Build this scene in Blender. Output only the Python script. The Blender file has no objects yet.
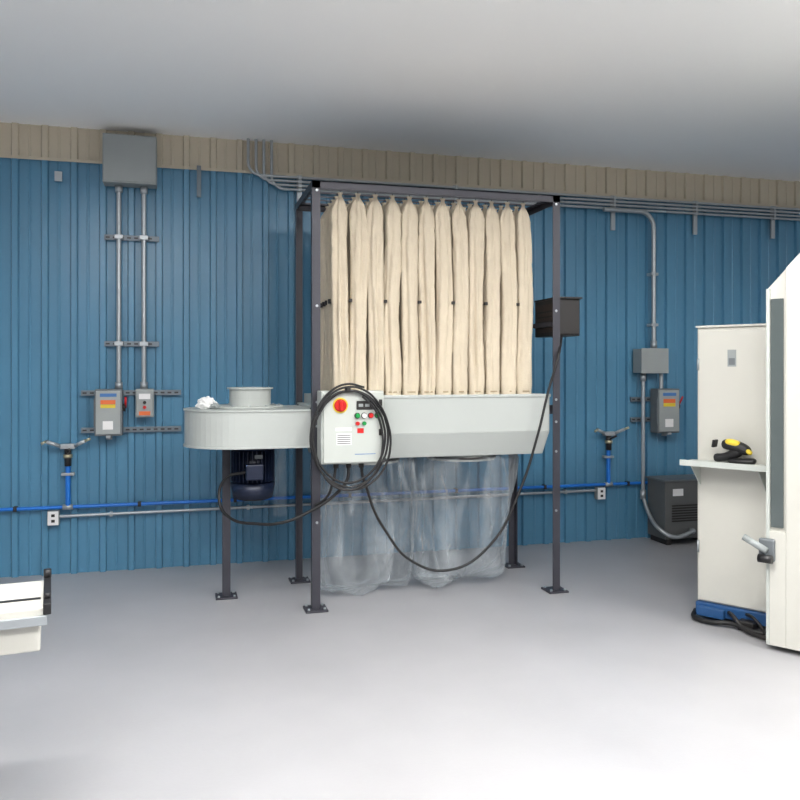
import bpy, bmesh, math, random
from mathutils import Vector, noise, Matrix
random.seed(7)
scene=bpy.context.scene
col=scene.collection
try: scene.view_settings.view_transform='Standard'
except Exception: pass

def lin(c):
    c=c/255.0
    return c/12.92 if c<=0.04045 else ((c+0.055)/1.055)**2.4
def rgb(r,g,b): return (lin(r),lin(g),lin(b),1)

def mat(name,color,rough=0.5,metal=0.0,var=0.0,vscale=4.0,bump=0.0,bscale=40.0,emit=None,estr=0,spec=0.5):
    m=bpy.data.materials.new(name); m.use_nodes=True
    nt=m.node_tree; b=nt.nodes['Principled BSDF']
    b.inputs['Base Color'].default_value=color
    b.inputs['Roughness'].default_value=rough
    b.inputs['Metallic'].default_value=metal
    b.inputs['Specular IOR Level'].default_value=spec
    tc=nt.nodes.new('ShaderNodeTexCoord')
    n=nt.nodes.new('ShaderNodeTexNoise'); n.inputs['Scale'].default_value=vscale; n.inputs['Detail'].default_value=6
    nt.links.new(tc.outputs['Object'],n.inputs['Vector'])
    mx=nt.nodes.new('ShaderNodeMix'); mx.data_type='RGBA'
    v=var if var>0 else 0.02
    mx.inputs[6].default_value=tuple(x*(1-v) for x in color[:3])+(1,)
    mx.inputs[7].default_value=tuple(min(1,x*(1+v)) for x in color[:3])+(1,)
    nt.links.new(n.outputs['Fac'],mx.inputs[0]); nt.links.new(mx.outputs[2],b.inputs['Base Color'])
    if bump>0:
        n2=nt.nodes.new('ShaderNodeTexNoise'); n2.inputs['Scale'].default_value=bscale; n2.inputs['Detail'].default_value=4
        nt.links.new(tc.outputs['Object'],n2.inputs['Vector'])
        bp=nt.nodes.new('ShaderNodeBump'); bp.inputs['Strength'].default_value=bump; bp.inputs['Distance'].default_value=0.01
        nt.links.new(n2.outputs['Fac'],bp.inputs['Height']); nt.links.new(bp.outputs['Normal'],b.inputs['Normal'])
    if emit:
        b.inputs['Emission Color'].default_value=emit; b.inputs['Emission Strength'].default_value=estr
    return m

M={}
M['wall']=mat('blue_metal_siding',rgb(79,131,162),0.32,0.0,0.10,1.5,0.03,8)
M['tan']=mat('tan_metal_liner',rgb(196,186,166),0.5,0,0.05,2)
M['ceil']=mat('white_ceiling_liner',rgb(254,254,253),0.7,0,0.01,2)
M['floor']=mat('sealed_concrete',rgb(163,163,166),0.33,0,0.14,1.8,0.05,60)
M['steel']=mat('dark_grey_frame_paint',rgb(58,58,66),0.45,0.2,0.08,10)
M['grey']=mat('light_grey_powdercoat',rgb(176,181,178),0.42,0,0.03,3)
M['grey2']=mat('cabinet_paint',rgb(186,191,186),0.4,0,0.02,3)
M['galv']=mat('galvanized_steel',rgb(172,178,182),0.38,0.6,0.08,20)
M['strut']=mat('strut_steel',rgb(112,122,130),0.45,0.5,0.08,20)
M['encl']=mat('enclosure_grey',rgb(150,156,156),0.5,0.1,0.04,8)
M['encl_d']=mat('enclosure_grey_dark',rgb(108,114,118),0.5,0.1,0.04,8)
M['fab']=mat('natural_filter_canvas',rgb(207,195,174),0.95,0,0.10,9,0.3,100,spec=0.1)
M['strap']=mat('fabric_band',rgb(172,156,130),0.9,0,0.05,6)
M['black']=mat('black_rubber',rgb(24,24,26),0.5,0,0.1,20)
M['blackm']=mat('black_painted_metal',rgb(40,38,38),0.45,0.2,0.1,12)
M['brown']=mat('brown_black_panel',rgb(58,48,44),0.5,0.1,0.1,12)
M['bluep']=mat('blue_air_pipe',rgb(24,112,205),0.35,0,0.04,10)
M['motor']=mat('navy_motor_paint',rgb(17,28,52),0.4,0.1,0.1,10)
M['red']=mat('red_plastic',rgb(190,24,24),0.35)
M['green']=mat('green_plastic',rgb(20,140,66),0.35)
M['yellow']=mat('yellow_plastic',rgb(215,190,50),0.4)
M['orange']=mat('orange_label',rgb(216,104,50),0.5)
M['white']=mat('white_label',rgb(232,232,232),0.5)
M['lblue']=mat('blue_label',rgb(60,110,170),0.5)
M['cream']=mat('machine_off_white_paint',rgb(200,199,191),0.42,0,0.02,3)
M['tdark']=mat('transformer_grey',rgb(92,94,94),0.5,0.1,0.06,8)
M['mblue']=mat('machine_base_blue',rgb(36,80,130),0.45)
M['brass']=mat('brass_fitting',rgb(200,190,160),0.3,0.8)
M['glass']=mat('smoked_window',rgb(82,90,90),0.12,0,0.05,6)
M['lens']=mat('led_lens',rgb(255,255,255),0.4,emit=(1,0.98,0.95,1),estr=4)

def plastic():
    m=bpy.data.materials.new('clear_polythene'); m.use_nodes=True
    nt=m.node_tree; b=nt.nodes['Principled BSDF']; out=nt.nodes['Material Output']
    b.inputs['Base Color'].default_value=rgb(215,222,226); b.inputs['Roughness'].default_value=0.10
    tr=nt.nodes.new('ShaderNodeBsdfTransparent'); tr.inputs[0].default_value=(0.97,0.975,0.98,1)
    tc=nt.nodes.new('ShaderNodeTexCoord'); mp=nt.nodes.new('ShaderNodeMapping')
    mp.inputs['Scale'].default_value=(5,5,1.3)
    nt.links.new(tc.outputs['Object'],mp.inputs['Vector'])
    n=nt.nodes.new('ShaderNodeTexNoise'); n.inputs['Scale'].default_value=1.3; n.inputs['Detail'].default_value=4; n.inputs['Distortion'].default_value=.8
    nt.links.new(mp.outputs['Vector'],n.inputs['Vector'])
    r=nt.nodes.new('ShaderNodeValToRGB')
    e=r.color_ramp.elements; e[0].position=0.44; e[0].color=(.05,.05,.05,1); e[1].position=0.78; e[1].color=(.32,.32,.32,1)
    nt.links.new(n.outputs['Fac'],r.inputs[0])
    lw=nt.nodes.new('ShaderNodeLayerWeight'); lw.inputs[0].default_value=0.28
    mth=nt.nodes.new('ShaderNodeMath'); mth.operation='MULTIPLY_ADD'; mth.inputs[1].default_value=0.42
    nt.links.new(lw.outputs['Facing'],mth.inputs[0]); nt.links.new(r.outputs[0],mth.inputs[2]); mth.use_clamp=True
    mix=nt.nodes.new('ShaderNodeMixShader')
    nt.links.new(mth.outputs[0],mix.inputs[0]); nt.links.new(tr.outputs[0],mix.inputs[1]); nt.links.new(b.outputs[0],mix.inputs[2])
    nt.links.new(mix.outputs[0],out.inputs[0])
    return m
M['poly']=plastic()

class Grp:
    def __init__(s,name,loc=(0,0,0),rz=0,local=False):
        s.e=bpy.data.objects.new(name,None); s.e.empty_display_size=0.1; col.objects.link(s.e)
        s.e.location=loc; s.e.rotation_euler=(0,0,rz); s.local=local
        s.mw=Matrix.Translation(loc)@Matrix.Rotation(rz,4,'Z')
    def add(s,o):
        o.parent=s.e
        if not s.local: o.matrix_parent_inverse=s.mw.inverted()
        return o

def link(name,me,m,g,smooth=False,bev=0,seg=2):
    o=bpy.data.objects.new(name,me); col.objects.link(o)
    if m is not None: me.materials.append(M[m])
    if smooth:
        for p in me.polygons: p.use_smooth=True
    if bev>0:
        b=o.modifiers.new('bevel','BEVEL'); b.width=bev; b.segments=seg; b.limit_method='ANGLE'
    if g: g.add(o)
    return o

def box(g,name,x0,x1,y0,y1,z0,z1,m,bev=0.0,rot=None):
    me=bpy.data.meshes.new(name)
    cx,cy,cz=(x0+x1)/2,(y0+y1)/2,(z0+z1)/2
    hx,hy,hz=abs(x1-x0)/2,abs(y1-y0)/2,abs(z1-z0)/2
    v=[(a*hx,b*hy,c*hz) for a in(-1,1) for b in(-1,1) for c in(-1,1)]
    f=[(0,1,3,2),(4,6,7,5),(0,4,5,1),(2,3,7,6),(0,2,6,4),(1,5,7,3)]
    me.from_pydata(v,[],f); me.update()
    o=link(name,me,m,g,bev=bev); o.location=(cx,cy,cz)
    if rot: o.rotation_euler=rot
    return o

def cyl(g,name,p0,p1,r,m,r2=None,n=24,bev=0):
    p0=Vector(p0);p1=Vector(p1);d=p1-p0
    me=bpy.data.meshes.new(name); bm=bmesh.new()
    bmesh.ops.create_cone(bm,cap_ends=True,segments=n,radius1=r,radius2=r if r2 is None else r2,depth=d.length)
    for f in bm.faces: f.smooth=len(f.verts)==4
    bm.to_mesh(me); bm.free()
    o=link(name,me,m,g,bev=bev); o.location=(p0+p1)/2
    o.rotation_mode='QUATERNION'; o.rotation_quaternion=d.to_track_quat('Z','Y')
    return o

def tube(g,name,pts,r,m,cyclic=False,smooth=True,res=8):
    cu=bpy.data.curves.new(name,'CURVE'); cu.dimensions='3D'; cu.bevel_depth=r; cu.bevel_resolution=3; cu.resolution_u=res
    cu.use_fill_caps=True
    if smooth:
        s=cu.splines.new('BEZIER'); s.bezier_points.add(len(pts)-1)
        for b,p in zip(s.bezier_points,pts):
            b.co=p; b.handle_left_type='AUTO'; b.handle_right_type='AUTO'
    else:
        s=cu.splines.new('POLY'); s.points.add(len(pts)-1)
        for b,p in zip(s.points,pts): b.co=(*p,1)
    s.use_cyclic_u=cyclic
    cu.materials.append(M[m])
    o=bpy.data.objects.new(name,cu); col.objects.link(o)
    if g: g.add(o)
    return o

def elbow(corner,a,b,r,n=6):
    c=Vector(corner);a=Vector(a).normalized();b=Vector(b).normalized()
    pts=[]
    for i in range(n+1):
        t=i/n*math.pi/2
        pts.append(tuple(c - a*r*(1-math.sin(t)) + b*r*(1-math.cos(t))))
    return pts

def prism(g,name,poly,axis,a0,a1,m,bev=0):
    me=bpy.data.meshes.new(name); n=len(poly)
    def mk(p,a):
        return (p[0],p[1],a) if axis=='z' else ((a,p[0],p[1]) if axis=='x' else (p[0],a,p[1]))
    v=[mk(p,a0) for p in poly]+[mk(p,a1) for p in poly]
    f=[tuple(range(n)),tuple(range(2*n-1,n-1,-1))]+[(i,i+n,(i+1)%n+n,(i+1)%n) for i in range(n)]
    me.from_pydata(v,[],f); me.update()
    bm=bmesh.new(); bm.from_mesh(me); bmesh.ops.recalc_face_normals(bm,faces=bm.faces); bm.to_mesh(me); bm.free()
    return link(name,me,m,g,bev=bev)

# ------------------------------------------------------------------ room
WV=6.34; ZT=3.04; CEIL=3.29
def ribbed(name,u0,u1,z0,z1,m,period,major):
    prof=[]
    u=u0
    while u<u1-1e-4:
        prof+= [(u,0),(u+.012,0),(u+.020,major),(u+.058,major),(u+.066,0)]
        c=u+.066+(period-.066)/2
        prof+=[(c-.010,0),(c-.005,.005),(c+.005,.005),(c+.010,0)]
        u+=period
    prof.append((u,0))
    n=len(prof)
    v=[(p[0],WV-p[1],z0) for p in prof]+[(p[0],WV-p[1],z1) for p in prof]
    v+=[(prof[0][0],WV+.06,z0),(prof[-1][0],WV+.06,z0),(prof[0][0],WV+.06,z1),(prof[-1][0],WV+.06,z1)]
    f=[(i,i+1,n+i+1,n+i) for i in range(n-1)]
    f.append((2*n+1,2*n,2*n+2,2*n+3))
    me=bpy.data.meshes.new(name); me.from_pydata(v,[],f); me.update()
    return link(name,me,m,None)
ribbed('wall_back',-4.2,9.6,0,ZT,'wall',.20,.028)
ribbed('wall_back_upper',-4.2,9.6,ZT,CEIL,'tan',.20,.02)
box(None,'trim_1',-4.2,9.6,WV-.030,WV-.026,ZT-.01,ZT+.012,'tan')
box(None,'floor',-4.2,9.6,-3,WV+.06,-.1,0,'floor')
box(None,'ceiling',-4.2,9.6,-3,WV+.06,CEIL,CEIL+.1,'ceil')

SV=6.309

# ------------------------------------------------------------------ top conduits
g=Grp('electrical_conduit_run',(3,6.28,2.95))
for k,z in enumerate((3.012,2.98,2.948,2.916)):
    st=.50+.06*k
    pts=[(st,SV-.03,CEIL)]+elbow((st,SV-.03,z),(0,0,-1),(1,0,0),.10)+[(9.5,SV-.03,z)]
    tube(g,'conduit_%d'%k,pts,.0115,'galv',smooth=False)
for u in (.9,2.2,3.666,4.5,5.337,6.8):
    box(g,'strut_hanger',u-.02,u+.02,SV-.018,SV,2.73,3.035,'galv',.002)
    for z in (3.012,2.98,2.948,2.916):
        box(g,'clamp',u-.012,u+.012,SV-.045,SV-.018,z-.015,z+.015,'galv',.002)
pts=[(3.55,SV-.055,2.90)]+elbow((4.045,SV-.055,2.90),(1,0,0),(0,0,-1),.14)+[(4.045,SV-.055,1.695)]
tube(g,'drop_conduit',pts,.020,'galv',smooth=False)
cyl(g,'coupling',(4.045,SV-.055,1.69),(4.045,SV-.055,1.76),.028,'galv')
for z in (2.35,1.9):
    box(g,'strap',4.01,4.08,SV-.075,SV,z-.012,z+.012,'galv')

g=Grp('junction_box',(4,6.28,1.57))
box(g,'box',3.87,4.13,SV-.14,SV,1.475,1.685,'encl',.004)
box(g,'cover',3.865,4.135,SV-.148,SV-.14,1.47,1.69,'encl',.003)
g=Grp('flexible_conduit_feed',(3.935,6.25,1.0))
cyl(g,'nipple',(3.935,SV-.06,1.40),(3.935,SV-.06,1.469),.026,'galv')
tube(g,'feed_conduit',[(3.935,SV-.06,1.468),(3.935,SV-.06,.42)],.017,'galv',smooth=False)
cyl(g,'connector',(3.935,SV-.06,.36),(3.935,SV-.06,.44),.026,'galv')
tube(g,'flex_conduit',[(3.935,SV-.06,.38),(3.93,6.15,.25),(3.94,6.0,.14),(4.03,5.925,.085),(4.13,5.915,.10),(4.20,5.93,.12),(4.23,5.945,.12)],.017,'galv')
cyl(g,'flex_connector',(4.23,5.942,.12),(4.23,5.989,.12),.022,'galv')

g=Grp('step_down_transformer',(4.2,6.15,0))
box(g,'cabinet',3.985,4.485,5.99,6.26,.05,.545,'tdark',.006)
box(g,'lid',3.97,4.50,5.975,6.27,.545,.56,'encl_d',.004)
for k in range(7):
    box(g,'louver',4.05,4.42,5.984,5.99,.20+.022*k,.21+.022*k,'blackm')
box(g,'nameplate',4.06,4.16,5.985,5.99,.42,.48,'white')
for x in(4.01,4.42):
    box(g,'foot',x,x+.04,6.0,6.25,0,.05,'blackm')

# ------------------------------------------------------------------ left electrical rack
def strut(g,u0,u1,z,h=.04):
    box(g,'channel',u0,u1,SV-.02,SV,z-h/2,z+h/2,'strut',.002)
    n=int((u1-u0)/.05)
    for i in range(n):
        uu=u0+.025+i*.05
        box(g,'slot',uu-.014,uu+.014,SV-.0212,SV-.0195,z-.006,z+.006,'blackm')
g=Grp('conduit_strut_rack',(-.4,6.3,2.1))
strut(g,-.55,-.16,2.485); strut(g,-.55,-.16,1.695)
for u,zb in ((-.445,1.3615),(-.268,1.3615)):
    tube(g,'conduit',[(u,SV-.05,2.862),(u,SV-.05,zb)],.018,'galv',smooth=False)
    for z in (2.485,1.695): box(g,'clamp',u-.03,u+.03,SV-.072,SV-.0205,z-.016,z+.016,'galv',.003)
    cyl(g,'hub',(u,SV-.05,zb),(u,SV-.05,zb+.05),.027,'galv')
    cyl(g,'hub',(u,SV-.05,2.815),(u,SV-.05,2.864),.027,'galv')
g=Grp('switch_mounting_strut',(-.35,6.3,1.2))
strut(g,-.71,0,1.33); strut(g,-.71,0,1.055)
g=Grp('wall_strut_hanger',(.13,6.3,2.94))
strut(g,.115,.147,2.94,.24)
g=Grp('wall_strut_hanger',(-.865,6.3,2.92))
box(g,'strut_stub',-.89,-.84,SV-.02,SV,2.88,2.95,'galv')

g=Grp('electrical_panel_box',(-.36,6.25,3.0))
box(g,'box',-.55,-.175,SV-.15,SV,2.865,3.22,'encl',.004)
box(g,'door',-.545,-.18,SV-.16,SV-.15,2.875,3.21,'encl',.003)

def switch(u0,u1,z0,z1,big=True,base=SV-.022):
    g=Grp('safety_disconnect_switch',((u0+u1)/2,base,(z0+z1)/2))
    w=u1-u0;h=z1-z0;d=.12 if big else .08
    box(g,'body',u0,u1,base-d,base,z0,z1,'encl_d',.006)
    box(g,'door',u0+.008,u1-.012,base-d-.012,base-d,z0+.012,z1-.012,'encl',.005)
    f=base-d-.0125
    box(g,'brand_label',u0+w*.2,u1-w*.2,f-.001,f,z1-h*.16,z1-h*.09,'lblue')
    box(g,'warning_label',u0+w*.22,u1-w*.24,f-.001,f,z1-h*.32,z1-h*.23,'orange')
    box(g,'warning_text',u0+w*.22,u1-w*.24,f-.001,f,z1-h*.40,z1-h*.325,'yellow')
    box(g,'rating_label',u0+w*.3,u1-w*.33,f-.001,f,z0+h*.14,z0+h*.32,'white')
    cyl(g,'handle_pivot',(u1,base-d*.6,z0+h*.6),(u1+.02,base-d*.6,z0+h*.6),.028,'blackm')
    cyl(g,'handle_arm',(u1+.02,base-d*.6,z0+h*.6),(u1+.024,base-d*.9-.02,z0+h*.82),.008,'red')
    box(g,'hinge',u0-.006,u0,base-d,base-d+.01,z0+h*.2,z0+h*.8,'encl_d')
    box(g,'latch',u0+w*.42,u0+w*.58,base-d-.014,base-d+.005,z0-.012,z0+.004,'galv')
    cyl(g,'bottom_hub',(u0+w*.5,base-.05,z0-.03),(u0+w*.5,base-.05,z0),.022,'galv')
switch(-.605,-.415,1.02,1.36)
g=Grp('motor_starter_box',(-.25,6.28,1.25))
b=SV-.022
box(g,'body',-.325,-.195,b-.08,b,1.15,1.36,'encl',.005)
box(g,'door',-.318,-.202,b-.09,b-.08,1.158,1.352,'encl',.004)
box(g,'label',-.30,-.22,b-.0915,b-.09,1.165,1.195,'orange')
box(g,'label_2',-.30,-.22,b-.0915,b-.09,1.285,1.325,'white')
cyl(g,'button_red',(-.26,b-.105,1.225),(-.26,b-.09,1.225),.012,'red')
cyl(g,'button_black',(-.26,b-.105,1.26),(-.26,b-.09,1.26),.012,'black')

g=Grp('switch_mounting_strut',(4.0,6.3,1.2))
strut(g,3.84,4.26,1.24); strut(g,3.84,4.26,1.06)
switch(4.03,4.25,.945,1.335)
g=Grp('rigid_conduit',(4.12,6.28,1.4))
tube(g,'conduit',[(4.11,SV-.07,1.337),(4.11,SV-.07,1.468)],.018,'galv',smooth=False)

# ------------------------------------------------------------------ compressed air line
g=Grp('compressed_air_line',(1.2,6.28,.5))
av=SV-.035
tube(g,'blue_pipe',[(-2.6,av,.50),(4.0,av,.50)],.013,'bluep',smooth=False)
for u in (-1.9,-1.15,-.3,.4,1.3,2.2,3.0,3.8):
    box(g,'pipe_clip',u-.012,u+.012,av-.016,SV,.482,.518,'blackm',.002)
for u in (-.797,3.608):
    cyl(g,'tee',(u-.035,av,.50),(u+.035,av,.50),.02,'galv')
    tube(g,'riser',[(u,av,.5),(u,av,.80)],.018,'bluep',smooth=False)
    box(g,'riser_bracket',u-.045,u+.045,SV-.055,SV,.73,.75,'galv',.003)
    cyl(g,'valve_body',(u,av-.005,.80),(u,av-.005,.93),.024,'blackm')
    cyl(g,'valve_collar',(u,av-.005,.86),(u,av-.005,.885),.032,'brass')
    box(g,'manifold',u-.05,u+.05,av-.035,av+.02,.925,.962,'galv',.006)
    cyl(g,'coupler_l',(u-.045,av-.02,.945),(u-.14,av-.06,.985),.014,'galv')
    cyl(g,'coupler_r',(u+.045,av-.02,.945),(u+.125,av-.06,.985),.014,'galv')
    cyl(g,'tip_l',(u-.14,av-.06,.985),(u-.17,av-.07,.97),.010,'brass')
    cyl(g,'tip_r',(u+.125,av-.06,.985),(u+.16,av-.07,1.0),.010,'brass')
    cyl(g,'lever',(u,av-.03,.90),(u+.02,av-.10,.93),.008,'blackm')
g=Grp('outlet_conduit',(1.2,6.28,.44))
tube(g,'conduit',[(-.86,SV-.025,.432),(3.52,SV-.025,.450)],.0115,'galv',smooth=False)
for u in (-.5,.5,1.5,2.5,3.2):
    zz=.432+(u+.86)*.0041
    box(g,'strap',u-.01,u+.01,SV-.04,SV,zz-.017,zz+.017,'galv')
for u,z in((-.895,.425),(3.53,.425)):
    box(g,'outlet_box',u-.04,u+.04,SV-.055,SV,z-.052,z+.052,'encl',.005)
    box(g,'outlet_plate',u-.036,u+.036,SV-.06,SV-.055,z-.05,z+.05,'white',.003)
    for dz in(.02,-.02): box(g,'socket',u-.012,u+.012,SV-.0615,SV-.06,z+dz-.01,z+dz+.01,'blackm')

# ------------------------------------------------------------------ dust collector
D=Grp('dust_collector',(1.63,5.3,0))
U0,U1,V0,V1,H=.785,2.475,4.94,5.70,2.68
t=.006; w=.052
def angle_post(x,y,sx,sy,z0,z1):
    poly=[(x,y),(x+sx*w,y),(x+sx*w,y+sy*t),(x+sx*t,y+sy*t),(x+sx*t,y+sy*w),(x,y+sy*w)]
    prism(D,'post',poly,'z',z0,z1,'steel')
    box(D,'foot_plate',x+sx*w/2-.07,x+sx*w/2+.07,y+sy*w/2-.07,y+sy*w/2+.07,0,.012,'steel',.002)
    for a in(-.05,.05):
        for b in(-.05,.05):
            cyl(D,'anchor_bolt',(x+sx*w/2+a,y+sy*w/2+b,.012),(x+sx*w/2+a,y+sy*w/2+b,.024),.009,'galv',n=6)
for x,sx in((U0,1),(U1,-1)):
    for y,sy in((V0,1),(V1,-1)):
        angle_post(x,y,sx,sy,.012,H)
        for z in (.55,.95,1.15,1.30,1.9,2.62):
            cyl(D,'bolt',(x+sx*.03,y-.006*sy,z),(x+sx*.03,y,z),.009,'galv',n=6)
for y in (V0,V1-.006):
    box(D,'top_beam',U0,U1,y,y+.006,H-.045,H,'steel')
box(D,'top_beam_flange',U0,U1,V0,V0+.05,H-.006,H,'steel')
box(D,'top_beam_flange',U0,U1,V1-.05,V1,H-.006,H,'steel')
for x in (U0,U1-.006):
    box(D,'side_beam',x,x+.006,V0,V1,H-.045,H,'steel')
    x0=U0 if x==U0 else U1-.05
    box(D,'side_beam_flange',x0,x0+.05,V0,V1,H-.006,H,'steel')
hx0,hx1,hy0,hy1=.84,2.42,4.985,5.65
def frustum(name,a,b,z0,z1,m):
    (x0,x1,y0,y1)=a; (X0,X1,Y0,Y1)=b
    me=bpy.data.meshes.new(name)
    v=[(x0,y0,z0),(x1,y0,z0),(x1,y1,z0),(x0,y1,z0),(X0,Y0,z1),(X1,Y0,z1),(X1,Y1,z1),(X0,Y1,z1)]
    f=[(3,2,1,0),(4,5,6,7),(0,1,5,4),(1,2,6,5),(2,3,7,6),(3,0,4,7)]
    me.from_pydata(v,[],f); me.update()
    return link(name,me,m,D,bev=.003)
box(D,'hopper_upper',hx0,hx1,hy0,hy1,1.085,1.335,'grey',.004)
frustum('hopper_lower',(hx0+.02,hx1-.02,hy0+.07,hy1-.07),(hx0,hx1,hy0,hy1),.925,1.085,'grey')
box(D,'hopper_top_lip',hx0-.006,hx1+.006,hy0-.008,hy0,1.318,1.338,'grey',.002)
for x0,x1 in((U0,hx0+.02),(hx1-.02,U1)):
    for y in (hy0+.01,hy1-.05):
        box(D,'hopper_bracket',x0,x1,y,y+.04,1.2,1.26,'steel')
for cx in (1.2,1.9):
    cyl(D,'outlet_collar',(cx,5.32,.88),(cx,5.32,.93),.24,'grey',n=40)
    cyl(D,'outlet_band',(cx,5.32,.895),(cx,5.32,.91),.247,'blackm',n=40)
# filter bags
BU0,BU1,NB=.940,2.345,12
pit=(BU1-BU0)/NB
verts=[];faces=[]
NT,NZ=48,90
zb,zt=1.33,2.655
def interp(tab,x):
    for (a,b),(c,d) in zip(tab,tab[1:]):
        if x<=c:
            s=(x-a)/(c-a); return b+(d-b)*s
    return tab[-1][1]
FX=[(0,.90),(.02,.92),(.05,1),(.5,.99),(.80,1.0),(.90,.99),(.945,.72),(.975,.30),(.985,.15),(1,.36)]
FY=[(0,.90),(.02,.92),(.05,1),(.5,.92),(.80,.80),(.93,.45),(.962,.26),(.978,.15),(.986,.12),(1,.14)]
def angd(a,b):
    d=(a-b+math.pi)%(2*math.pi)-math.pi
    return abs(d)
for j in range(5):
    for i in range(NB):
        cx=BU0+pit*(i+.5); cy=5.125+j*.115
        p1,p2,p3,p4=[random.uniform(0,6.28) for _ in range(4)]
        amp=random.uniform(.9,1.35); wdt=random.uniform(1.0,1.06)
        f_=-math.pi/2
        cr=[(f_+random.uniform(-.75,-.25),random.uniform(.30,.46),.17),(f_+random.uniform(.15,.75),random.uniform(.24,.42),.15),
            (random.uniform(-.5,.4),.25,.25),(math.pi+random.uniform(-.4,.5),.25,.25),(math.pi/2+random.uniform(-.5,.5),.2,.2)]
        base=len(verts)
        for k in range(NZ+1):
            tt=k/NZ; z=zb+(zt-zb)*tt
            R=.0575*wdt*(1-.06*(.5+.5*math.sin(z*2.7+p4))*min(1,tt*5))
            fx=interp(FX,tt); fy=interp(FY,tt)
            free=min(1,tt*5)*(1 if tt<.9 else max(0,(1-tt)/.1))
            sx=.007*math.sin(z*4+p1)*free; sy=.007*math.sin(z*3+p2)*free
            lo=min(1,tt*4+.25)
            for q in range(NT):
                th=2*math.pi*q/NT
                c_,s_=math.cos(th),math.sin(th)
                r=(abs(c_)**3.4+abs(s_)**3.4)**(-1/3.4)*.97
                for m_,(ca,cd_,cw) in enumerate(cr):
                    aa=ca+.22*math.sin(z*1.9+p3+m_*2)+.12*math.sin(z*6+p4+m_)
                    dd=angd(th,aa)
                    dep=cd_*amp*lo*(.60+.40*math.sin(z*2.6+p1+m_*1.7))
                    r-=dep*math.exp(-(dd/cw)**2)
                    r+=dep*.28*math.exp(-((dd-.45)/.18)**2)
                nz_=noise.noise(Vector((cx*31+1.6*c_,cy*37+1.6*s_,z*3.0)))
                cn=1-min(1,abs(noise.noise(Vector((cx*61+2.2*c_+z*3.5,cy*57+2.2*s_,z*7))))*5)
                hi=1+1.2*max(0,(tt-.6)/.4)
                r+=lo*amp*(.12*nz_-.075*hi*cn)
                verts.append((cx+sx+R*r*fx*c_,cy+sy+R*r*fy*s_,z))
        for k in range(NZ):
            for q in range(NT):
                a=base+k*NT+q;b_=base+k*NT+(q+1)%NT
                faces.append((a,b_,b_+NT,a+NT))
        faces.append(tuple(base+NZ*NT+q for q in range(NT)))
me=bpy.data.meshes.new('filter_bags'); me.from_pydata(verts,[],faces); me.update()
link('filter_bags',me,'fab',D,smooth=True)
for j in range(5):
    cy=5.125+j*.115
    box(D,'bag_rail',U0+.006,U1-.006,cy-.003,cy+.003,2.666,2.674,'steel')
    for i in range(NB):
        cx=BU0+pit*(i+.5)
        cyl(D,'bag_hook',(cx,cy,2.63),(cx,cy,2.667),.003,'blackm',n=8)
for i in range(NB):
    cx=BU0+pit*(i+.5)
    cyl(D,'bag_band',(cx,5.125,1.350),(cx,5.125,1.360),.0555,'strap',n=24)
for i in (0,2,4,6,8,10):
    cx=BU0+pit*(i+1)
    box(D,'bag_spacer_clip',cx-.010,cx+.010,5.068,5.10,1.940,1.960,'blackm',.003)
for j in range(4):
    cy=5.125+j*.115+.057
    box(D,'bag_spacer_clip',BU0-.012,BU0+.012,cy-.012,cy+.012,1.935,1.965,'blackm',.003)
box(D,'bag_spacer_rail',BU0-.01,BU1+.01,5.18,5.186,1.945,1.955,'blackm')

# fan housing
fc=(.355,5.33); fr=.335
def stadium(c,r,xe,n=28):
    pts=[]
    for k in range(n+1):
        a=math.pi/2+math.pi*k/n
        pts.append((c[0]+r*math.cos(a),c[1]+r*math.sin(a)))
    return pts+[(xe,c[1]-r),(xe,c[1]+r)]
prism(D,'fan_housing',stadium(fc,fr,.84),'z',1.02,1.245,'grey',.003)
prism(D,'fan_top_rim',stadium(fc,fr+.008,.84),'z',1.24,1.252,'grey',.002)
prism(D,'fan_bottom_rim',stadium(fc,fr+.008,.84),'z',1.012,1.024,'grey',.002)
box(D,'fan_flange',.795,.84,4.98,5.68,1.0,1.27,'grey',.002)
ic=(.44,5.36)
cyl(D,'inlet_plate',(ic[0]-.02,ic[1],1.252),(ic[0]-.02,ic[1],1.268),.235,'grey',n=48)
for k in range(12):
    a=k*math.pi/6
    cyl(D,'plate_bolt',(ic[0]-.02+.21*math.cos(a),ic[1]+.21*math.sin(a),1.268),(ic[0]-.02+.21*math.cos(a),ic[1]+.21*math.sin(a),1.276),.008,'galv',n=6)
def ring(name,c,z0,z1,r,rt,rl,m):
    prof=[(r,z0),(r,z1-.012),(rl,z1-.010),(rl,z1),(r-rt,z1),(r-rt,z0)]
    n=48;v=[];f=[]
    for k in range(n):
        a=2*math.pi*k/n
        for (rr,zz) in prof: v.append((c[0]+rr*math.cos(a),c[1]+rr*math.sin(a),zz))
    L=len(prof)
    for k in range(n):
        for q in range(L):
            a=k*L+q;b=k*L+(q+1)%L;c2=((k+1)%n)*L+(q+1)%L;d=((k+1)%n)*L+q
            f.append((a,d,c2,b))
    me=bpy.data.meshes.new(name); me.from_pydata(v,[],f); me.update()
    bm=bmesh.new(); bm.from_mesh(me); bmesh.ops.recalc_face_normals(bm,faces=bm.faces); bm.to_mesh(me); bm.free()
    return link(name,me,m,D)
ring('inlet_collar',ic,1.266,1.385,.135,.004,.150,'grey')
prism(D,'fan_leg',[(.262,5.38),(.314,5.38),(.314,5.386),(.268,5.386),(.268,5.432),(.262,5.432)],'z',.012,1.015,'steel')
box(D,'foot_plate',.218,.358,5.336,5.476,0,.012,'steel',.002)
for a in(-.05,.05):
    for b_ in(-.05,.05):
        cyl(D,'anchor_bolt',(.288+a,5.406+b_,.012),(.288+a,5.406+b_,.022),.009,'galv',n=6)
mc=(.455,5.33)
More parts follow.
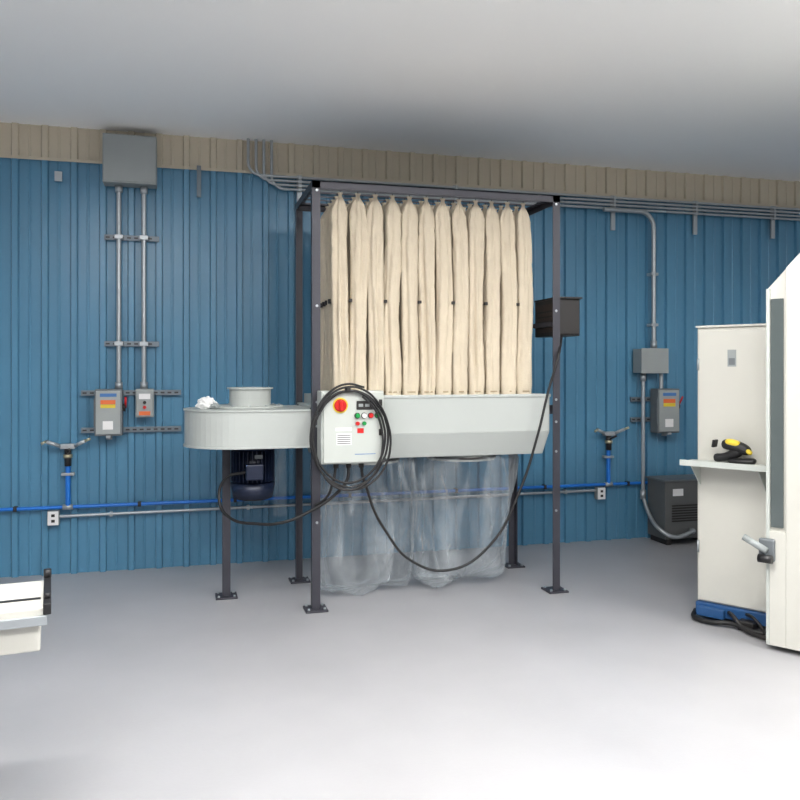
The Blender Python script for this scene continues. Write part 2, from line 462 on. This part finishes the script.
cyl(D,'motor_flange',(*mc,.985),(*mc,1.014),.155,'motor',n=40)
cyl(D,'motor_body',(*mc,.76),(*mc,.985),.118,'motor',n=40)
for k in range(30):
    a=2*math.pi*k/30
    box(D,'cooling_fin',mc[0]+.128*math.cos(a)-.014,mc[0]+.128*math.cos(a)+.014,mc[1]+.128*math.sin(a)-.002,mc[1]+.128*math.sin(a)+.002,.775,.975,'motor',rot=(0,0,a))
cyl(D,'motor_fan_cowl',(*mc,.665),(*mc,.765),.128,'motor',r2=.145,n=40)
cyl(D,'motor_cowl_cap',(*mc,.655),(*mc,.667),.105,'blackm',n=40)
box(D,'motor_terminal_box',mc[0]-.06,mc[0]+.05,mc[1]-.205,mc[1]-.115,.80,.90,'motor',.008)
box(D,'motor_nameplate',mc[0]-.0,mc[0]+.05,mc[1]-.146,mc[1]-.143,.93,.955,'encl_d')

# plastic collection bags: thin film hanging loosely
def pbag(name,cx,cy,rx,ry,z0,z1,seed,skew=0,hem=.05):
    NT,NZ=170,70; v=[];f=[]
    for k in range(NZ+1):
        t=k/NZ; z=z0+(z1-z0)*t
        neck=1 if t<.97 else 1-(t-.97)/.03*.12
        width=.93+.07*min(1,t*1.3)
        bot=1 if t>.04 else .94+.06*math.sqrt(t/.04)
        for q in range(NT):
            th=2*math.pi*q/NT
            cxs=math.copysign(abs(math.cos(th))**.5,math.cos(th)); sns=math.copysign(abs(math.sin(th))**.75,math.sin(th))
            X=cx+rx*cxs
            nA=noise.noise(Vector((X*3.2,sns*1.2,z*1.6)))
            nB=1-abs(noise.noise(Vector((X*7+z*1.6,sns*2,z*1.1+seed))))*2.4
            nC=1-abs(noise.noise(Vector((X*15-z*3.5,sns*4,z*2.2))))*2.4
            dy=.08*nA-.055*max(0,nB)**3-.026*max(0,nC)**3
            pl=.022*math.sin(X*62+seed+3*noise.noise(Vector((X*5,z*2,seed))))*max(0,(t-.35)/.65)
            r_=neck*bot
            x=cx+(rx*width*cxs)*r_+skew*(t-.5)+.03*nA
            y=cy+ry*sns*r_*(.6+.4*t)-(dy+pl)*(1 if sns<=0 else -1)
            zz=z
            if t<.35:
                zz=z+(1-t/.35)*(hem*noise.noise(Vector((X*6,sns*1.5,.3)))+hem*1.1*max(0,(X-1.3))*.9+.02)
            v.append((x,y,max(.004,zz)))
    for k in range(NZ):
        for q in range(NT):
            a=k*NT+q;b=k*NT+(q+1)%NT
            f.append((a,b,b+NT,a+NT))
    b0=len(v); v.append((cx,cy,z0+.02))
    for q in range(NT): f.append((b0,(q+1)%NT,q))
    me=bpy.data.meshes.new(name); me.from_pydata(v,[],f); me.update()
    link(name,me,'poly',D,smooth=True)
pbag('plastic_bag_1',1.20,5.32,.350,.27,.008,.917,3.1,0,.06)
pbag('plastic_bag_2',1.90,5.32,.362,.27,.02,.917,11.7,.05,.08)

# control panel
cp0,cp1,cz0,cz1=.815,1.205,.928,1.372; cv=4.785
box(D,'control_panel_box',cp0,cp1,cv,4.938,cz0,cz1,'grey2',.006)
box(D,'control_panel_door',cp0+.012,cp1-.006,cv-.014,cv,cz0+.008,cz1-.008,'grey2',.005)
f=cv-.0145
cyl(D,'isolator_plate',(.93,f-.004,1.285),(.93,f,1.285),.047,'yellow',n=32)
cyl(D,'isolator_base',(.93,f-.010,1.285),(.93,f-.003,1.285),.038,'red',n=32)
cyl(D,'isolator_dial',(.93,f-.022,1.285),(.93,f-.004,1.285),.032,'red',n=32)
box(D,'isolator_handle',.921,.939,f-.036,f-.02,1.255,1.315,'red',.004)
box(D,'display_bezel',1.03,1.165,f-.008,f,1.258,1.312,'blackm',.004)
for k in range(3): box(D,'display_window',1.042+.04*k,1.070+.04*k,f-.0095,f-.008,1.276,1.294,'encl',.001)
for k,m in enumerate(('green','white','red','green')):
    x=1.035+.042*k
    cyl(D,'push_button',(x,f-.02,1.222),(x,f,1.222),.014,m,n=20)
    cyl(D,'button_ring',(x,f-.006,1.222),(x,f,1.222),.018,'blackm',n=20)
for k,m in enumerate(('red','green')):
    x=1.035+.042*k
    cyl(D,'push_button',(x,f-.02,1.175),(x,f,1.175),.012,m,n=20)
box(D,'estop_label',1.035,1.075,f-.001,f,1.115,1.145,'red')
box(D,'warning_label',.905,1.0,f-.001,f,1.045,1.115,'white')
for k in range(5): box(D,'label_line',.912,.993,f-.0018,f-.001,1.053+.012*k,1.057+.012*k,'blackm')
box(D,'white_label',.90,1.0,f-.001,f,1.13,1.15,'white')
box(D,'blue_strip',1.02,1.15,f-.001,f,.985,.989,'lblue')
box(D,'door_lock',1.17,1.19,f-.012,f,1.10,1.14,'blackm',.003)
box(D,'door_lock',1.17,1.19,f-.012,f,1.28,1.32,'blackm',.003)
for x in (.92,1.0,1.08): cyl(D,'cable_gland',(x,4.86,.895),(x,4.86,.93),.016,'blackm')
cc=(.985,1.10)
pts=[]
N=14; loops=4
for i in range(N*loops+1):
    a=2*math.pi*i/N+1.2
    l=i/N
    rx=.228+.016*math.sin(l*2.6+1)+.006*math.sin(a*2+l); rz=.295+.022*math.cos(l*2.1)
    pts.append((cc[0]+rx*math.cos(a)+.008*math.sin(l*3),4.752-.004*l+.004*math.sin(a*3),cc[1]+rz*math.sin(a)-.006*l))
tube(D,'coiled_power_cable',pts,.0068,'black')
box(D,'coil_hook',.96,.985,4.72,4.79,1.372,1.395,'blackm',.003)
tube(D,'power_cable',[(1.08,4.86,.91),(1.09,4.87,.84),(1.12,4.9,.77),(1.17,4.9,.62),(1.242,4.9,.489),(1.407,4.9,.289),(1.675,4.9,.208),(1.952,4.9,.353),(2.164,4.9,.705),(2.29,4.9,1.06),(2.37,4.9,1.36),(2.45,4.91,1.6),(2.53,5.02,1.75)],.0085,'black')
tube(D,'motor_cable',[(1.0,4.86,.91),(.99,4.86,.82),(.92,4.88,.73),(.766,4.9,.63),(.60,4.92,.565),(.45,5.0,.55),(.30,5.12,.57),(.235,5.22,.66),(.27,5.24,.80),(.40,5.17,.85)],.0095,'black')
tube(D,'motor_cable_2',[(.92,4.86,.91),(.90,4.86,.80),(.86,4.90,.70),(.80,4.92,.66)],.0085,'black')
X0,X1,Y0,Y1,Z0,Z1=2.476,2.655,5.0,5.34,1.735,1.99
box(D,'side_control_box',X0,X1,Y0,Y1,Z0,Z1,'blackm',.004)
box(D,'side_box_door',X0+.01,X1-.008,Y0-.012,Y0,Z0+.01,Z1-.01,'blackm',.004)
box(D,'side_box_panel',X0-.004,X0,Y0+.03,Y1-.03,Z0+.03,Z1-.03,'brown')
for k in range(4): box(D,'side_box_vent',X0-.007,X0-.004,Y0+.06,Y1-.06,Z0+.06+.035*k,Z0+.072+.035*k,'black')
box(D,'side_box_hood',X0,X1+.01,Y0-.02,Y1+.01,Z1,Z1+.012,'blackm')
box(D,'side_box_bracket',2.44,2.476,5.0,5.34,1.80,1.83,'steel')

def crumple(name,c,r,m,g,seed=0):
    me=bpy.data.meshes.new(name); bm=bmesh.new()
    bmesh.ops.create_icosphere(bm,subdivisions=4,radius=1)
    for v in bm.verts:
        p=v.co.copy()
        s=1+.45*noise.noise(p*2.2+Vector((seed,0,0)))+.3*abs(noise.noise(p*5+Vector((0,seed,0))))
        v.co=Vector((p.x*r[0]*s,p.y*r[1]*s,max(-r[2]*.75,p.z*r[2]*s)))
    bm.to_mesh(me); bm.free()
    o=link(name,me,m,g); o.location=c; return o
g=Grp('crumpled_shop_rag',(.16,5.25,1.28))
crumple('rag',(.155,5.25,1.282),(.055,.045,.04),'white',g,3)
crumple('rag_end',(.205,5.22,1.268),(.03,.03,.02),'encl',g,9)
g=Grp('hanging_plastic_film',(.61,5.33,.8))
nx,nz=8,30; v=[];f=[]
for k in range(nz+1):
    for i in range(nx+1):
        x=.59+.085*i/nx; z=.53+.485*k/nz
        v.append((x+.012*noise.noise(Vector((0,0,z*6))),5.33+.03*noise.noise(Vector((x*20,0,z*7))),z))
for k in range(nz):
    for i in range(nx):
        a=k*(nx+1)+i; f.append((a,a+1,a+nx+2,a+nx+1))
me=bpy.data.meshes.new('film'); me.from_pydata(v,[],f); me.update(); link('film',me,'poly',g,smooth=True)

# ------------------------------------------------------------------ right machine (local frame)
R=Grp('cnc_machining_cabinet',(3.031,4.220,0),math.radians(-57.1),local=True)
box(R,'electrical_cabinet',0,.50,0,.75,.10,1.755,'cream',.006)
box(R,'cabinet_door',.012,.49,-.012,0,.11,1.74,'cream',.004)
box(R,'cabinet_top_cap',-.006,.50,-.014,.75,1.755,1.768,'cream',.003)
box(R,'rating_plate',.185,.235,-.0135,-.012,1.52,1.62,'encl')
box(R,'rating_plate_face',.192,.228,-.0145,-.0135,1.53,1.57,'encl_d')
for z in (.4,1.5): cyl(R,'door_hinge',(.012,-.018,z),(.012,-.018,z+.07),.007,'galv')
box(R,'shelf',-.03,.46,-.19,-.012,.945,.957,'grey2',.003)
box(R,'shelf_lip',-.03,.46,-.195,-.19,.935,.97,'grey2',.002)
prism(R,'shelf_bracket',[(-.012,.80),(-.012,.945),(-.17,.945)],'x',.02,.026,'grey2')
prism(R,'shelf_bracket',[(-.012,.80),(-.012,.945),(-.17,.945)],'x',.40,.406,'grey2')
hs=.50; hp=-.33
prism(R,'hood_body',[(hs,.03),(hs,1.935),(hs+.24,2.20),(hs+1.3,2.20),(hs+1.3,.03)],'y',hp+.02,.85,'cream',.006)
prism(R,'hood_front_panel',[(hs+.10,.03),(hs+.10,2.04),(hs+.24,2.19),(hs+1.28,2.19),(hs+1.28,.03)],'y',hp,hp+.02,'cream',.003)
box(R,'hood_window',hs+.022,hs+.085,hp+.006,hp+.02,.66,1.88,'glass',.003)
box(R,'hood_window_frame',hs,hs+.018,hp,hp+.02,.03,1.935,'grey2',.002)
box(R,'hood_window_lower_panel',hs+.018,hs+.10,hp,hp+.02,.03,.64,'cream',.002)
box(R,'latch_base',hs-.03,hs+.05,hp-.03,hp,.48,.60,'encl_d',.008)
cyl(R,'latch_handle',(hs-.10,hp-.05,.60),(hs+.02,hp-.05,.54),.018,'encl',n=20)
cyl(R,'latch_knob',(hs-.02,hp-.06,.50),(hs+.05,hp-.06,.50),.022,'black',n=20)
box(R,'machine_base',.0,.50,-.03,.80,.03,.10,'mblue',.005)
box(R,'base_bracket',.02,.18,-.07,-.03,.03,.085,'mblue',.005)
for x in(.05,.42):
    cyl(R,'leveling_foot',(x,.12,0),(x,.12,.03),.045,'blackm')
for x in(.7,1.6):
    cyl(R,'leveling_foot',(x,.12,0),(x,.12,.032),.045,'blackm')
    cyl(R,'leveling_foot',(x+.06,-.2,0),(x+.06,-.2,.032),.045,'blackm')
tube(R,'floor_cable',[(-.02,.02,.03),(.02,-.09,.02),(.12,-.12,.02),(.24,-.10,.03),(.37,-.13,.02),(.47,-.12,.02)],.014,'black')
tube(R,'floor_hose',[(.20,-.03,.07),(.24,-.08,.07),(.31,-.12,.025),(.36,-.16,.02),(.42,-.19,.02),(.49,-.20,.02)],.012,'blackm')
tube(R,'floor_cable_2',[(.30,-.03,.08),(.35,-.08,.085),(.40,-.10,.05),(.45,-.15,.02),(.49,-.16,.02)],.009,'black')
box(R,'junction_block',.27,.36,-.10,-.032,.0,.055,'blackm',.006)

# barcode scanner on shelf
S=Grp('barcode_scanner',(0,0,0)); S.local=True
ang=math.radians(-57.1)
def RL(x,y,z): return (3.031+x*math.cos(ang)-y*math.sin(ang),4.220+x*math.sin(ang)+y*math.cos(ang),z)
S.e.location=RL(.25,-.10,.957); S.e.rotation_euler=(0,0,ang)
def skin(g,name,pts,rad,m):
    me=bpy.data.meshes.new(name); me.from_pydata(pts,[(i,i+1) for i in range(len(pts)-1)],[]); me.update()
    o=link(name,me,m,g); sk=o.modifiers.new('skin','SKIN')
    for vv,r in zip(me.skin_vertices[0].data,rad): vv.radius=(r[0],r[1])
    me.skin_vertices[0].data[0].use_root=True
    ss=o.modifiers.new('sub','SUBSURF'); ss.levels=2; ss.render_levels=2
    for p in me.polygons: p.use_smooth=True
    return o
skin(S,'grip',[(-.115,0,.028),(-.05,0,.034),(0,0,.055),(.05,0,.085)],[(.030,.028),(.030,.026),(.034,.032),(.038,.036)],'black')
skin(S,'head',[(-.07,-.0,.112),(-.02,0,.112),(.045,0,.098),(.10,0,.065)],[(.038,.032),(.046,.036),(.044,.036),(.036,.028)],'black')
skin(S,'yellow_cover',[(-.045,-.014,.128),(.0,-.016,.124),(.05,-.016,.110)],[(.030,.022),(.032,.024),(.028,.022)],'yellow')
skin(S,'yellow_tail',[(.075,-.016,.088),(.108,-.014,.062)],[(.022,.016),(.020,.014)],'yellow')
box(S,'scan_window',-.115,-.10,-.03,.03,.09,.135,'black',.004,rot=(0,.15,0))
skin(S,'cradle',[(-.03,-.01,.018),(.06,-.01,.020),(.13,0,.024)],[(.036,.017),(.042,.018),(.034,.02)],'black')

# ------------------------------------------------------------------ left foreground machine table
T=Grp('machine_work_table',(-.412,2.757,0),math.radians(8.3),local=True)
box(T,'apron',-1.4,-.02,.02,.33,.60,.70,'cream',.006)
box(T,'table_top',-1.4,0,0,.36,.70,.745,'cream',.005)
box(T,'table_groove',-1.4,-.02,.10,.125,.745,.7465,'blackm')
box(T,'edge_rail',-.012,.012,-.01,.37,.722,.758,'black',.003)
cyl(T,'rail_knob',(0,.35,.758),(0,.35,.785),.013,'black',n=20)
cyl(T,'rail_knob',(0,.06,.758),(0,.06,.775),.010,'black',n=20)
box(T,'front_rail',-1.4,0,-.012,0,.69,.72,'galv',.002)
for x in(-1.36,-.32):
    for y in(.03,.26):
        box(T,'leg',x,x+.06,y,y+.06,0.012,.60,'cream',.003)
        box(T,'leg_pad',x-.01,x+.07,y-.01,y+.07,0,.012,'blackm')

# ------------------------------------------------------------------ lights
for (x,y) in ((-.6,2.3),(1.6,2.3),(3.8,2.3),(-.6,.2),(1.6,.2),(3.8,.2)):
    g=Grp('led_strip_light',(x,y,CEIL))
    box(g,'housing',x-.62,x+.62,y-.08,y+.08,CEIL-.19,CEIL-.14,'white',.004)
    for dx in(-.45,.45): cyl(g,'hanger',(x+dx,y,CEIL-.14),(x+dx,y,CEIL),.006,'galv',n=8)
    box(g,'lens',x-.6,x+.6,y-.065,y+.065,CEIL-.20,CEIL-.19,'lens',.003)
    box(g,'ceiling_fill_lens',x-.6,x+.6,y-.05,y+.05,CEIL-.14,CEIL-.135,'lens',.002)  # glowing top face, added only to brighten the ceiling
    for nm,zz,en,rx in(('led_emitter',CEIL-.21,68,0),('ceiling_fill_light',CEIL-.125,24,math.pi)):  # the upward lamp is an added fill that whitens the ceiling
        ld=bpy.data.lights.new(nm,'AREA'); ld.shape='RECTANGLE'; ld.size=1.2; ld.size_y=.2; ld.energy=en; ld.color=(1,.98,.955)
        lo=bpy.data.objects.new(nm,ld); col.objects.link(lo); lo.location=(x,y,zz); lo.rotation_euler=(rx,0,0); g.add(lo)
wd=bpy.data.worlds.new('hall_ambient'); scene.world=wd; wd.use_nodes=True
bg=wd.node_tree.nodes['Background']; bg.inputs[0].default_value=(.95,.97,1,1); bg.inputs[1].default_value=.40

# ------------------------------------------------------------------ camera
cd=bpy.data.cameras.new('camera'); cam=bpy.data.objects.new('camera',cd); col.objects.link(cam)
cd.sensor_width=36; cd.lens=36; cd.shift_y=-30/800; cd.clip_end=100
cam.location=(0,0,1.5); cam.rotation_euler=(math.radians(90),0,-math.radians(15.3))
scene.camera=cam
